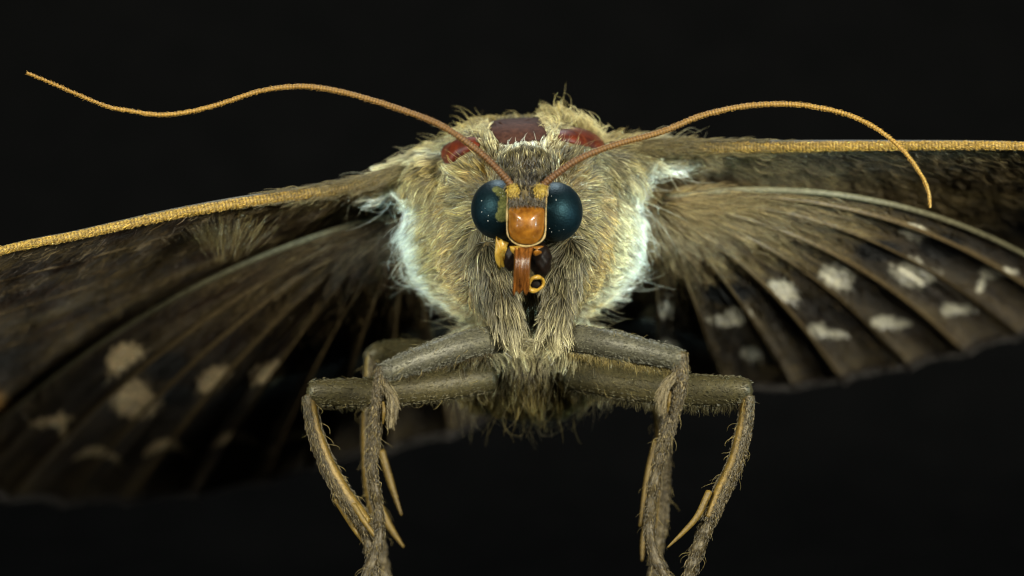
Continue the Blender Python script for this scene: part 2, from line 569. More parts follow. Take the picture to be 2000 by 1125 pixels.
for sx, cx in ((-1, 1008), (1, 1049)):       # small orange flaps over the tongue's root
    part('pilifer', patch_dome([(cx - 13, 481), (cx + 13, 481), (cx + 9 * -sx, 492), (cx - 3 * sx, 500), (cx - 9 * -sx, 492)], 0.02, FY - 0.02, 8, 0.03), M['amber'] if sx < 0 else M['frons'])

# tongue: two ridged halves side by side
pr = path3([(1023, 483, -0.12, 21), (1021, 497, -0.14, 17), (1020, 515, -0.15, 15.5), (1019, 540, -0.15, 16), (1018, 570, -0.13, 17)], 40)
v, f = [], []
m = 41
pr = list(pr)
for q in pr:
    for k in range(m):
        s = k / (m - 1) * 2 - 1
        prof_ = math.sqrt(max(0, 1 - (s * 0.97) ** 2)) * 0.022 + 0.0055 * math.cos(s * math.pi * 5) - 0.010 * math.exp(-(s / 0.06) ** 2)
        v.append((q[0] + s * q[3] / PX, q[1] - prof_, q[2] + (0.012 * math.sin(s * 9) - 0.012 * abs(s) if q is pr[-1] else 0)))
nb = len(v)
for q in pr:
    for k in range(m):
        s = k / (m - 1) * 2 - 1
        v.append((q[0] + s * q[3] / PX * 0.98, q[1] + 0.02, q[2]))
for i in range(len(pr) - 1):
    for k in range(m - 1):
        a = i * m + k
        f.append((a, a + 1, a + m + 1, a + m)); f.append((nb + a, nb + a + m, nb + a + m + 1, nb + a + 1))
    f.append((i * m, (i + 1) * m, nb + (i + 1) * m, nb + i * m)); a = i * m + m - 1
    f.append((a, nb + a, nb + a + m, a + m))
e = (len(pr) - 1) * m
f += [(e + k, e + k + 1, nb + e + k + 1, nb + e + k) for k in range(m - 1)]
pro = part('proboscis', (v, f), M['proboscis'])
pro['label'] = 'ridged brown tongue'
# torn amber plate beside the tongue and the torn cup at the other side
tp = part('palp_shell', patch_dome([(969, 461), (972, 470), (980, 468), (986, 474), (994, 473), (990, 484), (993, 496), (986, 508), (985, 522), (979, 520), (976, 529), (971, 520), (966, 498), (968, 480)], 0.012, -0.02, 10, 0.012, 0.2), M['amber'])
tp['label'] = 'torn amber yellow shell of a broken palp'
tor = []
cup = path3([(1031, 557, -0.10), (1038, 545, -0.13), (1050, 541, -0.12), (1060, 546, -0.09), (1060, 558, -0.08), (1048, 567, -0.10), (1036, 566, -0.12), (1031, 557, -0.10)], 60)
cr = part('palp_stump', tube_geo(cup, 0.0095 * (1 + 0.45 * np.interp(np.arange(60), np.arange(0, 61, 6), np.r_[rng.uniform(-.6, 1, 10), .2])), 10), M['amber'])
cr['label'] = 'broken ring shaped stump of a palp'
part('hollow', patch_dome([(1036, 548), (1056, 547), (1057, 560), (1040, 564)], 0.004, -0.07, 6, 0.03), M['darkchitin'], cr)
for q, rx, rz, nm in (((998, 500, 0.03), 0.045, 0.075, 0), ((1056, 507, 0.03), 0.055, 0.085, 1)):
    bm = bmesh.new(); bmesh.ops.create_icosphere(bm, subdivisions=4, radius=1)
    for vv in bm.verts:
        vv.co *= 1 + 0.05 * math.sin(vv.co.x * 7 + nm) * math.sin(vv.co.z * 9)
    bmesh.ops.transform(bm, matrix=Matrix.Translation(P(*q)) @ Matrix.Diagonal((rx, 0.07, rz, 1)), verts=bm.verts)
    me = bpy.data.meshes.new('cheek'); bm.to_mesh(me); bm.free(); me.materials.append(M['darkchitin'])
    me.polygons.foreach_set('use_smooth', [True] * len(me.polygons))
    o = bpy.data.objects.new('cheek', me); S.collection.objects.link(o); own(o)

# ------------------------------------------------------------------ antennae
def antenna(rows, seed):
    n = 900
    q = path3(rows, n)
    s = np.linspace(0, 1, n)
    base = q[:, 3] / PX * 0.9
    length = np.linalg.norm(np.diff(q[:, :3], axis=0), axis=1).sum()
    segs = int(length / 0.0155)
    ph = (s * segs) % 1
    r = base * (0.86 + 0.26 * np.sin(np.pi * ph) ** 0.7)
    v, f = tube_geo(q[:, :3], r, 8)
    c = np.array([C(90, 60, 30) * (1 - t) + C(146, 112, 44) * t for t in np.clip(s * 1.6 - 0.1, 0, 1)])
    c = c * (0.65 + 0.7 * (np.sin(np.pi * ph) ** 1.0))[:, None]
    col = np.vstack([np.repeat(c, 8, 0), c[:1], c[-1:]])
    o = part('antenna', (v, f), M['antenna'], moth, col)
    # fine down on the antenna
    N = 2600
    i = rng.integers(0, n - 2, N)
    tan = norm(q[i + 1, :3] - q[i, :3])
    rd = norm(np.cross(tan, norm(rng.normal(0, 1, (N, 3)))))
    root = q[i, :3] + rd * r[i, None] * 0.9
    p, _ = strands(root, rd, tan, rng.uniform(0.008, 0.016, N), 0.6, K=3, clump=0)
    cc = c[i] * rng.uniform(0.8, 1.7, (N, 1))
    hair('down', o, p, np.full(N, 0.0008), cc, cc * 1.2, M['scales'])
    return o


aL = antenna([(1000, 366, -0.07, 8), (986, 346, -0.08, 7.2), (940, 300, -0.09, 6.8), (870, 250, -0.06, 6.6), (800, 220, 0.0, 6.2), (700, 188, 0.08, 5.6), (620, 171, 0.13, 5.2), (560, 170, 0.16, 5), (500, 180, 0.18, 4.7), (430, 203, 0.2, 4.4), (370, 218, 0.2, 4.2), (310, 224, 0.2, 4), (250, 216, 0.18, 3.7), (210, 208, 0.17, 3.5), (150, 184, 0.12, 3.1), (100, 162, 0.08, 2.8), (52, 142, 0.05, 2.4)], 1)
aL['label'] = 'long thin antenna, its tip bent back up'
aR = antenna([(1058, 366, -0.07, 8), (1076, 348, -0.08, 7.2), (1130, 311, -0.09, 6.8), (1200, 283, -0.06, 6.4), (1290, 258, 0.0, 6), (1370, 226, 0.08, 5.6), (1450, 208, 0.12, 5.2), (1520, 203, 0.15, 5), (1580, 207, 0.16, 4.7), (1650, 222, 0.17, 4.5), (1710, 250, 0.16, 4.3), (1760, 290, 0.14, 4.1), (1795, 335, 0.12, 3.6), (1812, 370, 0.1, 3.0), (1817, 406, 0.1, 2.0)], 2)
aR['label'] = 'long thin antenna, its tip curled down'
for a_, c0 in ((aL, (1002, 374, -0.09)), (aR, (1056, 374, -0.09))):
    bm = bmesh.new(); bmesh.ops.create_icosphere(bm, subdivisions=4, radius=1)
    for vv in bm.verts:
        w = vv.co * 6
        vv.co *= 1 + 0.16 * math.sin(w.x * 1.7 + c0[0]) * math.sin(w.z * 2.1) + 0.08 * math.sin(w.y * 3 + w.x * 2.5)
    bmesh.ops.transform(bm, matrix=Matrix.Translation(P(*c0)) @ Matrix.Diagonal((0.026, 0.035, 0.036, 1)), verts=bm.verts)
    me = bpy.data.meshes.new('scape'); bm.to_mesh(me); bm.free(); me.materials.append(M['scape'])
    me.polygons.foreach_set('use_smooth', [True] * len(me.polygons))
    o = bpy.data.objects.new('scape', me); S.collection.objects.link(o); own(o, a_)
    root, nn, _, _ = surface_samples(me, 260)
    p, _ = strands(root, nn, np.tile([0, -0.3, -1.0], (260, 1)), rng.uniform(0.010, 0.022, 260), 0.5, K=3, clump=0)
    cc = C(184, 156, 66)[None] * rng.uniform(0.5, 1.3, (260, 1))
    hair('scape_scales', o, p, np.full(260, 0.0022), cc, cc, M['scales'], 0.7)

# ------------------------------------------------------------------ bald plates of the collar
PLATES = {
    'mid': [(960, 240), (985, 236), (1020, 234), (1056, 235), (1064, 250), (1067, 268), (1060, 276), (1035, 277), (1005, 279), (985, 284), (966, 274), (957, 258)],
    'left': [(862, 300), (870, 288), (888, 277), (912, 270), (938, 272), (943, 282), (930, 292), (912, 300), (896, 308), (880, 321), (868, 316)],
    'right': [(1086, 262), (1096, 253), (1115, 251), (1140, 255), (1162, 264), (1176, 276), (1180, 289), (1168, 294), (1140, 287), (1108, 280), (1090, 274)],
}


def collar_plate(outline, lift, dome, mat, label):
    out = spline(outline + [outline[0]], 56)[:-1]
    c = out.mean(0); n = 12; m = 56; v = []; f = []
    for i in range(n + 1):
        r = i / n
        for a, b in out:
            q, nn = hit(c[0] + (a - c[0]) * r, c[1] + (b - c[1]) * r)
            v.append(q + nn * (lift + dome * (1 - r ** 2.5)))
    nb = len(v)
    for a, b in out:
        q, nn = hit(a, b); v.append(q - nn * 0.02)
    for i in range(n):
        for k in range(m):
            f.append((i * m + k, i * m + (k + 1) % m, (i + 1) * m + (k + 1) % m, (i + 1) * m + k))
    f += [(n * m + k, n * m + (k + 1) % m, nb + (k + 1) % m, nb + k) for k in range(m)]
    o = part('collar_plate', (v, f), mat); o['label'] = label
    return o


collar_plate(PLATES['mid'], 0.010, 0.012, M['plate_dark'], 'dark brown bald plate between the two red ones')
collar_plate(PLATES['left'], 0.010, 0.02, M['plate_red'], 'rust red bald plate crossed by an antenna')
collar_plate(PLATES['right'], 0.010, 0.022, M['plate_red'], 'rust red bald plate in front of the tall cream tuft')


def inside(poly, q, grow=0.0):
    poly = np.asarray(poly, float); c = poly.mean(0)
    if grow: poly = c + (poly - c) * (1 + grow)
    x, y = q[:, 0], q[:, 1]; r = np.zeros(len(q), bool)
    for k in range(len(poly)):
        (x1, y1), (x2, y2) = poly[k], poly[k - 1]
        r ^= ((y1 > y) != (y2 > y)) & (x < (x2 - x1) * (y - y1) / (y2 - y1 + 1e-12) + x1)
    return r


# ------------------------------------------------------------------ body fur: directions, lengths and colours from anchors
OL, TAN, CRM, WHT, DRK, GLD, GRY, YEL = (C(130, 117, 68), C(168, 150, 90), C(222, 212, 168), C(226, 234, 222), C(66, 54, 32), C(188, 146, 52), C(128, 120, 90), C(190, 158, 90))
A = []


def an(px, py, dx, dy, L, lift, cr, ct, y=None, dyy=0.0, dens=1.0):
    q = hit(px, py)[0] if y is None else np.array(BV.find_nearest(Vector(P(px, py, y)))[0])
    A.append((q, norm(np.array([dx, dyy, -dy], float)), L / PX, lift, cr, ct, dens))


# crown of the head
an(1028, 300, 0, -1, 24, .6, DRK, GRY); an(1000, 315, -.3, -1, 24, .55, DRK * .8, OL * .7); an(1060, 315, .3, -1, 24, .55, DRK * .8, OL * .7); an(1028, 318, 0, -1, 24, .6, DRK * .7, OL * .6)
an(1028, 335, 0, -1, 24, .6, DRK * .5, DRK); an(1028, 362, 0, -.6, 20, .7, DRK * .4, DRK * .8); an(1028, 388, 0, .6, 16, .5, DRK * .6, OL * .7)
an(1010, 398, -.3, .6, 14, .4, DRK * .6, OL * .7); an(1048, 398, .3, .6, 14, .4, DRK * .6, OL * .7)
# round the eyes
an(960, 335, -.6, -1, 34, .55, GLD, OL); an(930, 345, -1, -.6, 36, .5, GLD, OL); an(910, 380, -1, -.3, 34, .5, OL, OL)
an(905, 420, -1, .1, 36, .5, OL, TAN); an(915, 460, -1, .7, 38, .5, OL, TAN)
an(1096, 338, .6, -1, 34, .55, GLD, OL); an(1128, 350, 1, -.6, 36, .5, GLD, OL); an(1148, 385, 1, -.3, 34, .5, OL, OL)
an(1152, 425, 1, .1, 36, .5, OL, TAN); an(1142, 465, 1, .7, 38, .5, OL, TAN)
# behind the head, up to the collar
an(950, 300, -.5, -.8, 28, .6, DRK, OL); an(905, 325, -.8, -.5, 34, .5, OL, TAN); an(1100, 300, .5, -.7, 26, .6, DRK, GRY); an(1150, 310, .8, -.4, 30, .5, DRK, OL)
an(960, 288, -.3, -1, 24, .8, TAN, CRM); an(1005, 284, 0, -.6, 14, .8, WHT, WHT); an(1040, 284, 0, -.6, 14, .8, WHT, WHT); an(1080, 285, .3, -.8, 20, .8, TAN, CRM)
# collar and above
an(940, 245, -.5, -1, 44, .7, TAN, TAN); an(905, 255, -.6, -1, 42, .7, TAN, TAN); an(870, 268, -.8, -.8, 40, .6, TAN, OL)
an(1000, 222, -.1, -1, 26, .4, OL, TAN); an(1040, 222, .1, -1, 26, .4, OL, TAN); an(1085, 240, -.1, -1, 56, 1.0, TAN, TAN)
an(1110, 240, .1, -1, 60, 1.0, TAN, TAN); an(1140, 243, .4, -1, 54, .9, TAN, TAN); an(1175, 255, .8, -1, 44, .7, CRM, TAN); an(1200, 265, 1, -.6, 40, .5, OL, TAN)
an(850, 285, -1, -.3, 36, .4, CRM, TAN); an(845, 300, -1, .2, 34, .4, WHT, CRM)
# shoulders
an(830, 330, -.7, .8, 46, .35, OL, TAN); an(800, 350, -.6, 1, 56, .4, OL, TAN); an(850, 370, -.5, 1, 50, .4, TAN, OL); an(780, 340, -1, .5, 44, .3, TAN, CRM)
an(870, 340, -.6, .8, 42, .4, OL, TAN); an(885, 400, -1, .3, 42, .4, OL, OL)
an(1190, 310, .7, .6, 44, .35, OL, GRY); an(1225, 310, 1, .5, 50, .35, GRY, TAN); an(1240, 345, .9, .6, 66, .5, TAN, CRM); an(1190, 360, .8, .8, 44, .35, OL, OL)
an(765, 395, -1, .5, 74, .6, WHT, WHT, .95); an(790, 420, -1, .4, 70, .7, WHT, WHT, 1.0); an(1262, 370, 1, .15, 84, .6, WHT, WHT, .95); an(1290, 335, 1, .3, 76, .6, CRM, WHT, .95); an(750, 365, -1, .35, 44, .25, OL, TAN); an(1300, 300, 1, .1, 40, .25, OL, OL)
# flanks
for y0, dy in ((400, .35), (440, .35), (480, .4), (520, .45), (560, .55), (600, .75)):
    k = (y0 - 400) / 200
    an(880 + 25 * k, y0, -1, dy, 46, .42, TAN * .9, YEL); an(845 + 20 * k, y0, -1, dy, 50, .5, YEL * .9, TAN)
    an(812 + 22 * k, y0, -1, dy, 64, .7, CRM, WHT); an(800 + 20 * k, y0, -1, dy * .8, 64, .7, WHT, WHT, 1.1)
    an(1170 - 25 * k, y0, 1, dy, 46, .42, TAN * .9, YEL); an(1205 - 20 * k, y0, 1, dy, 48, .5, TAN, CRM)
    an(1238 - 22 * k, y0, 1, dy, 62, .7, CRM, WHT); an(1248 - 20 * k, y0, 1, dy * .8, 62, .7, WHT, WHT, 1.1)
an(900, 630, -.6, 1, 50, .45, YEL, CRM); an(1165, 625, .6, 1, 46, .45, YEL, CRM); an(860, 620, -1, .8, 50, .5, CRM, WHT); an(1205, 610, 1, .8, 46, .5, CRM, WHT)
# lobes under the head
for y0 in (480, 530, 580, 630, 660):
    tip = CRM * .85 if y0 > 600 else GRY * 1.15
    LL = 50 if y0 < 600 else 62
    an(935 + (y0 - 480) * .12, y0, .14, 1, LL, .22, GRY * .85, tip); an(962 + (y0 - 480) * .2, y0, .24, 1, LL, .2, GRY * .8, tip); an(988 + (y0 - 480) * .12, y0, .25, 1, LL, .22, GRY * .7, tip)
    an(1085 - (y0 - 480) * .1, y0, -.08, 1, LL, .22, GRY * .7, tip); an(1108 - (y0 - 480) * .14, y0, -.12, 1, LL, .2, GRY * .8, tip); an(1134 - (y0 - 480) * .12, y0, -.06, 1, LL, .22, GRY * .85, tip)
an(1028, 600, 0, 1, 30, .3, DRK, GRY)
# underside
for x0 in (900, 960, 1030, 1100, 1160):
    an(x0, 720, (x0 - 1030) / 300, 1, 42, .45, DRK * 1.3, OL * .8); an(x0, 765, (x0 - 1030) / 300, 1, 62, .7, OL, TAN * .9)
# back and abdomen
for x0, y0 in ((1023, 300), (860, 430), (1190, 430), (1023, 600), (930, 330), (1120, 330)):
    for yy in (1.6, 2.4, 3.4): an(x0, y0, 0, .2, 50, .35, TAN, OL, yy, 1.0, .5)
an(950, 215, -.2, -.5, 40, .3, OL, TAN, 1.1, .8); an(1100, 215, .2, -.5, 40, .3, OL, TAN, 1.1, .8); an(1030, 205, 0, -.5, 34, .25, OL, TAN, 1.1, .8)
AQ = np.array([a[0] for a in A]); AD = np.array([a[1] for a in A]); AL = np.array([a[2] for a in A]); AF = np.array([a[3] for a in A])
AR = np.array([a[4] for a in A]); AT = np.array([a[5] for a in A]); AE = np.array([a[6] for a in A])


def field(root):
    out = []
    for s in range(0, len(root), 8000):
        d2 = ((root[s:s + 8000, None] - AQ[None]) ** 2).sum(2) + 1e-4
        w = d2 ** -1.8; w /= w.sum(1, keepdims=True)
        out.append((w @ AD, w @ AL, w @ AF, w @ AR, w @ AT))
    return [np.concatenate(x) for x in zip(*out)]


def front_weight(c):
    return np.where(c[:, 1] < 1.5, 1.0, 0.10) * np.where(c[:, 1] < 0.75, 1.4, 1.0)


root, nn, _, _ = surface_samples(me2, 62000, front_weight)
q = to_px(root)
front = root[:, 1] < 1.2
keep = np.ones(len(root), bool)
for k, pl in PLATES.items(): keep &= ~(front & inside(pl, q, -0.04) & (root[:, 2] > ZC + .5))
for c0, r0 in EYES: keep &= np.linalg.norm((root - c0), axis=1) > r0 + 0.008
face = inside([(992, 404), (1064, 404), (1068, 480), (1070, 535), (1050, 560), (1004, 560), (988, 520), (976, 490), (990, 468)], q) & (root[:, 1] < 0.42)
keep &= ~face
keep &= ~(inside([(1022, 575), (1046, 575), (1040, 660), (1032, 660)], q) & (root[:, 1] < 0.5) & (rng.random(len(root)) < 0.8))
root, nn = root[keep], nn[keep]
d, L, lift, cr, ct = field(root)
L = L * rng.uniform(0.55, 1.25, len(L))
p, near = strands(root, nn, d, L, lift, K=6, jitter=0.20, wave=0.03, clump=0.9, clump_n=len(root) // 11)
# per-clump and per-hair pigment; roots darkened as painted shade in the gaps
cl = rng.uniform(0.6, 1.3, len(root))[near][:, None]; ph = np.exp(rng.normal(-0.12, 0.42, (len(root), 1)))
hot = rng.random((len(root), 1)) < 0.12
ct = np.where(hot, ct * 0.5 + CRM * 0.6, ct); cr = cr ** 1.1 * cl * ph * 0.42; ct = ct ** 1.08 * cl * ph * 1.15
# strands that would cross an eye are dropped
bad = np.zeros(len(root), bool)
for c0, r0 in EYES: bad |= (np.linalg.norm(p - c0, axis=2) < r0 * 0.99).any(1)
qt = to_px(p[:, -1]); qm = to_px(p[:, 3])
for pl in PLATES.values():      # the plates stay bare: few strands lie over them
    bad |= (inside(pl, qt, -0.12) | inside(pl, qm, -0.12)) & (root[:, 2] > ZC + .45) & (root[:, 1] < 1.0) & (rng.random(len(root)) < 0.85)
g = ~bad
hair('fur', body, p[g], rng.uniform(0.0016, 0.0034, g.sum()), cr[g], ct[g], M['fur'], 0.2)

# stray long hairs standing out of the outline
N = 1500
root, nn, _, _ = surface_samples(me2, N * 2, front_weight)
q = to_px(root); keep = (root[:, 1] > 0.4) & (root[:, 1] < 1.3)
for k, pl in PLATES.items(): keep &= ~inside(pl, q, 0.1)
root, nn = root[keep][:N], nn[keep][:N]; N = len(root)
d, L, lift, cr, ct = field(root)
p, _ = strands(root, nn, d, L * rng.uniform(1.1, 1.9, N), lift * 1.3, K=7, jitter=0.35, wave=0.10, clump=0)
hair('guard_hair', body, p, np.full(N, 0.0010), cr, ct, M['fur'], 0.2)

# cream tufts standing up along the rear edges of the plates, white scales under the middle one
def edge_tuft(edge, N, fan, lens, col, lift, thick):
    e = spline([(a, b) for a, b in edge], 60)
    k = rng.random(N); i = (k * 59).astype(int)
    hp = [hit(e[j, 0] + rng.normal(0, 2.5), e[j, 1] + rng.normal(0, 2.0)) for j in i]
    root = np.array([h[0] for h in hp]); nn = np.array([h[1] for h in hp])
    d = np.stack([fan[0] + (fan[1] - fan[0]) * k + rng.normal(0, .12, N), rng.normal(0.1, .25, N), np.full(N, 1.0)], -1)
    nrm = norm(nn * 0.3 + d)
    L = rng.uniform(lens[0], lens[1], N) / PX
    p, near = strands(root, nrm, d + rng.normal(0, .1, (N, 3)), L, lift, K=6, jitter=.16, wave=.05, clump=.6, clump_n=max(8, N // 9))
    c = np.tile(col, (N, 1)) * np.exp(rng.normal(0, .3, (N, 1)))
    hair('collar_tuft', body, p, np.full(N, thick), c * .7, c, M['fur'], .2)


edge_tuft([(1080, 256), (1096, 247), (1120, 246), (1150, 254), (1180, 270)], 620, (-.3, .8), (30, 84), C(206, 190, 136), .9, .0017)
edge_tuft([(945, 262), (920, 262), (892, 268), (866, 284), (852, 300)], 620, (-.2, -1.1), (20, 46), C(206, 192, 140), .7, .0017)
edge_tuft([(950, 240), (952, 262), (960, 282)], 260, (-.5, -.3), (14, 34), C(222, 212, 170), .7, .0017)
edge_tuft([(1070, 245), (1074, 262), (1072, 280)], 260, (.2, .4), (14, 34), C(222, 212, 170), .7, .0017)
edge_tuft([(972, 284), (1000, 283), (1030, 281), (1064, 281)], 420, (-.3, .3), (6, 15), C(236, 232, 210), .6, .0022)

# short dark hairs hanging over the top of the face plate
N = 200
px = rng.uniform(994, 1064, N); py = rng.uniform(384, 400, N)
root = np.array([P(a, b, FY - 0.03) for a, b in zip(px, py)])
p, _ = strands(root, np.tile([0, -1.0, 0], (N, 1)), np.stack([(px - 1028) / 60, np.zeros(N), np.full(N, -1.0)], -1), rng.uniform(6, 16, N) / PX, .25, K=4, jitter=.35, clump=.4)
cc = np.tile(DRK, (N, 1)) * np.exp(rng.normal(0, .5, (N, 1)))
hair('brow_hair', body, p, np.full(N, .0016), cc * .5, cc, M['fur'], .3)

# ------------------------------------------------------------------ wings
def grid_faces(nu, nv):
    return [(i * nv + j, i * nv + j + 1, (i + 1) * nv + j + 1, (i + 1) * nv + j) for i in range(nu - 1) for j in range(nv - 1)]


def blur_noise(n, m, kx, ky, seed):
    r = np.random.default_rng(seed).normal(0, 1, (n // kx + 3, m // ky + 3))
    x = np.linspace(0, r.shape[0] - 1.001, n); y = np.linspace(0, r.shape[1] - 1.001, m)
    i, j = x.astype(int), y.astype(int); a, b = (x - i)[:, None], (y - j)[None]
    a = a * a * (3 - 2 * a); b = b * b * (3 - 2 * b)
    return (r[np.ix_(i, j)] * (1 - a) * (1 - b) + r[np.ix_(i + 1, j)] * a * (1 - b) + r[np.ix_(i, j + 1)] * (1 - a) * b + r[np.ix_(i + 1, j + 1)] * a * b)


def spot_mask(q, spots):
    """pale spots, each an ellipse (px, py, half length, half height, tilt deg, notch) set on the surface where it lies"""
    m = np.zeros(len(q))
    for a, b, rx, ry, rot, bow in spots:
        th = math.radians(rot); dx, dy = q[:, 0] - a, q[:, 1] - b
        u = dx * math.cos(th) + dy * math.sin(th); w = -dx * math.sin(th) + dy * math.cos(th)
        w = w - bow * (u / rx) ** 2 * ry
        r = np.hypot(u / rx, w / ry) + 0.10 * np.sin(u * 0.31 + a) + 0.08 * np.sin(w * 0.5 + u * 0.2)
        m = np.maximum(m, np.clip((1.15 - r) / 0.42, 0, 1))
    return m


def finish_wing(name, V, nu, nv, col, label, thick=0.006):
    o = part(name, (V.reshape(-1, 3), grid_faces(nu, nv)), M['wing'], moth, col)
    s = o.modifiers.new('thickness', 'SOLIDIFY'); s.thickness = thick; s.offset = 0
    o['label'] = label
    return o


def tag_costa(wing, cpts, side):
    n = 1100
    q = spline(cpts, n); s = np.linspace(0, 1, n)
    r = np.interp(s, [0, .08, .25, .6, 1], [0.034, 0.030, 0.024, 0.019, 0.007])
    ph = np.arange(n) * 0.55
    r2 = r * (1 + 0.05 * np.sin(ph * 2.2))
    v, f = tube_geo(q + np.array([0, -0.012, 0.0]), r2, 14, 0.8)
    gold = np.clip((s - 0.06) / 0.2, 0, 1)[:, None]
    c = C(84, 74, 44)[None] * (1 - gold) + C(158, 128, 56)[None] * gold
    c = c * (0.5 + 0.8 * (0.5 + 0.5 * np.sin(ph * 2.2)))[:, None]
    col = np.vstack([np.repeat(c, 14, 0), c[:1], c[-1:]])
    o = part('costa', (v, f), M['costa'], wing, col)
    N = 5000
    i = rng.integers(0, n - 2, N); tan = norm(q[i + 1] - q[i])
    rd = norm(np.cross(tan, norm(rng.normal(0, 1, (N, 3)))))
    root = q[i] + np.array([0, -0.012, 0]) + rd * r[i, None]
    p, _ = strands(root, rd, tan + np.array([0, 0, -0.5]), rng.uniform(0.010, 0.018, N), 0.10, K=3, jitter=0.2, clump=0)
    cc = c[i] * np.exp(rng.normal(0, 0.35, (N, 1)))
    hair('costal_scales', o, p, np.full(N, 0.0018), cc, cc * 1.2, M['scales'], 0.6)
    # olive upper edge of the wing behind the band, and the long fur that covers its root
    m = 160
    qe = spline(q[::40], m); se = np.linspace(0, 1, m)
    ve, fe = tube_geo(qe + np.array([0, 0.022, 0.008]), np.interp(se, [0, .1, .5, 1], [.042, .034, .020, .006]), 10, 0.9)
    ce = np.tile(C(70, 62, 38), (len(ve), 1)); part('wing_edge', (ve, fe), M['costa'], wing, ce)
    N = 3800
    i = (rng.random(N) ** 1.6 * n * 0.30).astype(int); tan = norm(q[i + 1] - q[i])
    rd = norm(np.cross(tan, norm(rng.normal(0, 1, (N, 3)))))
    root = q[i] + np.array([0, 0.004, 0.004]) + rd * np.interp(s[i], [0, .3], [.040, .026])[:, None]
    p, _ = strands(root, rd, tan + np.array([0, 0, -0.15]), rng.uniform(0.04, 0.12, N), 0.10, K=5, jitter=0.14, clump=0.6)
    cc = np.tile(C(112, 100, 62), (N, 1)) * np.exp(rng.normal(0, 0.4, (N, 1)))
    thin = rng.random(N) < np.clip(1.25 - i / (n * 0.22), 0.0, 1)
    hair('root_fur', o, p[thin], np.full(thin.sum(), 0.0017), cc[thin] * .6, cc[thin], M['scales'], 0.3)
    return o


BRN, OLV, BLK = C(47, 34, 24), C(112, 98, 66), C(10, 8, 8)


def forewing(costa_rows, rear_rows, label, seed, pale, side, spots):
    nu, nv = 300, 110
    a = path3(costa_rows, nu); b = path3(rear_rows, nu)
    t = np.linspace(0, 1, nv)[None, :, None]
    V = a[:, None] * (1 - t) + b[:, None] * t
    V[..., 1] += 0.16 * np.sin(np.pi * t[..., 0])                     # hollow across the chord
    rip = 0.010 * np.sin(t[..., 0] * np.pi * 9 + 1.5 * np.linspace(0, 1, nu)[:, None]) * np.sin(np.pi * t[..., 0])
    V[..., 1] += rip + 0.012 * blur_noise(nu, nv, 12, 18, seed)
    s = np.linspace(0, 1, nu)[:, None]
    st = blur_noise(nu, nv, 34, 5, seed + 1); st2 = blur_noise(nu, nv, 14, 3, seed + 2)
    m = np.clip(0.42 + 0.25 * st + 0.16 * st2 + pale, 0, 1.3)  # uneven light painted in: right wing paler, left wing darker
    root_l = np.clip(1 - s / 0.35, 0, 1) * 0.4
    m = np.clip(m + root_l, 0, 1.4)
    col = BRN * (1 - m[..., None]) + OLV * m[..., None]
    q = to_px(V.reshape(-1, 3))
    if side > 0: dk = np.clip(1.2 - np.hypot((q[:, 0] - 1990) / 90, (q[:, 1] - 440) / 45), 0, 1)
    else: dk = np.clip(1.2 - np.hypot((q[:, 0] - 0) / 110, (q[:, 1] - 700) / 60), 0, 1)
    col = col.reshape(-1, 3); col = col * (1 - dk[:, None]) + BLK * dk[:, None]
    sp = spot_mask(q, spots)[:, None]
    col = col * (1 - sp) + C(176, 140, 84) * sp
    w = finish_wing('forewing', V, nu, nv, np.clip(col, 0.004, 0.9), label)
    tag_costa(w, a[:, :3], side)
    # veins
    for tt in (0.12, 0.26, 0.42, 0.6, 0.8):
        j = int(tt * (nv - 1)); ctrl = V[8:nu - 12, j]
        qv = spline(ctrl[::12], 120) + np.array([0, -0.006, 0])
        part('vein', tube_geo(qv, np.linspace(0.011, 0.004, 120), 6), M['vein'], w)
    # lying scales
    N = 17000
    i = np.minimum((nu - 2) * rng.random(N) ** 1.25, nu - 2).astype(int); j = np.minimum((nv - 2) * rng.random(N), nv - 2).astype(int)
    root = V[i, j] + (V[i + 1, j] - V[i, j]) * rng.random((N, 1)) + (V[i, j + 1] - V[i, j]) * rng.random((N, 1))
    du = norm(V[i + 1, j] - V[i, j]); dv = norm(V[i, j + 1] - V[i, j])
    nn = norm(np.cross(du, dv)); nn *= -np.sign(nn[:, 1:2])
    d = du * 1.0 + dv * 0.45
    p, _ = strands(root + nn * 0.004, nn, d, rng.uniform(0.03, 0.10, N) * (1 + 1.0 * np.clip(1 - i / 90, 0, 1)), 0.16, K=4, jitter=0.28, clump=0.5)
    cc = col.reshape(nu, nv, 3)[i, j] * np.exp(rng.normal(0.30, 0.4, (N, 1)))
    hair('wing_hair', w, p, rng.uniform(0.0010, 0.0019, N), cc, cc * 1.15, M['scales'], 0.4)
    return w, V


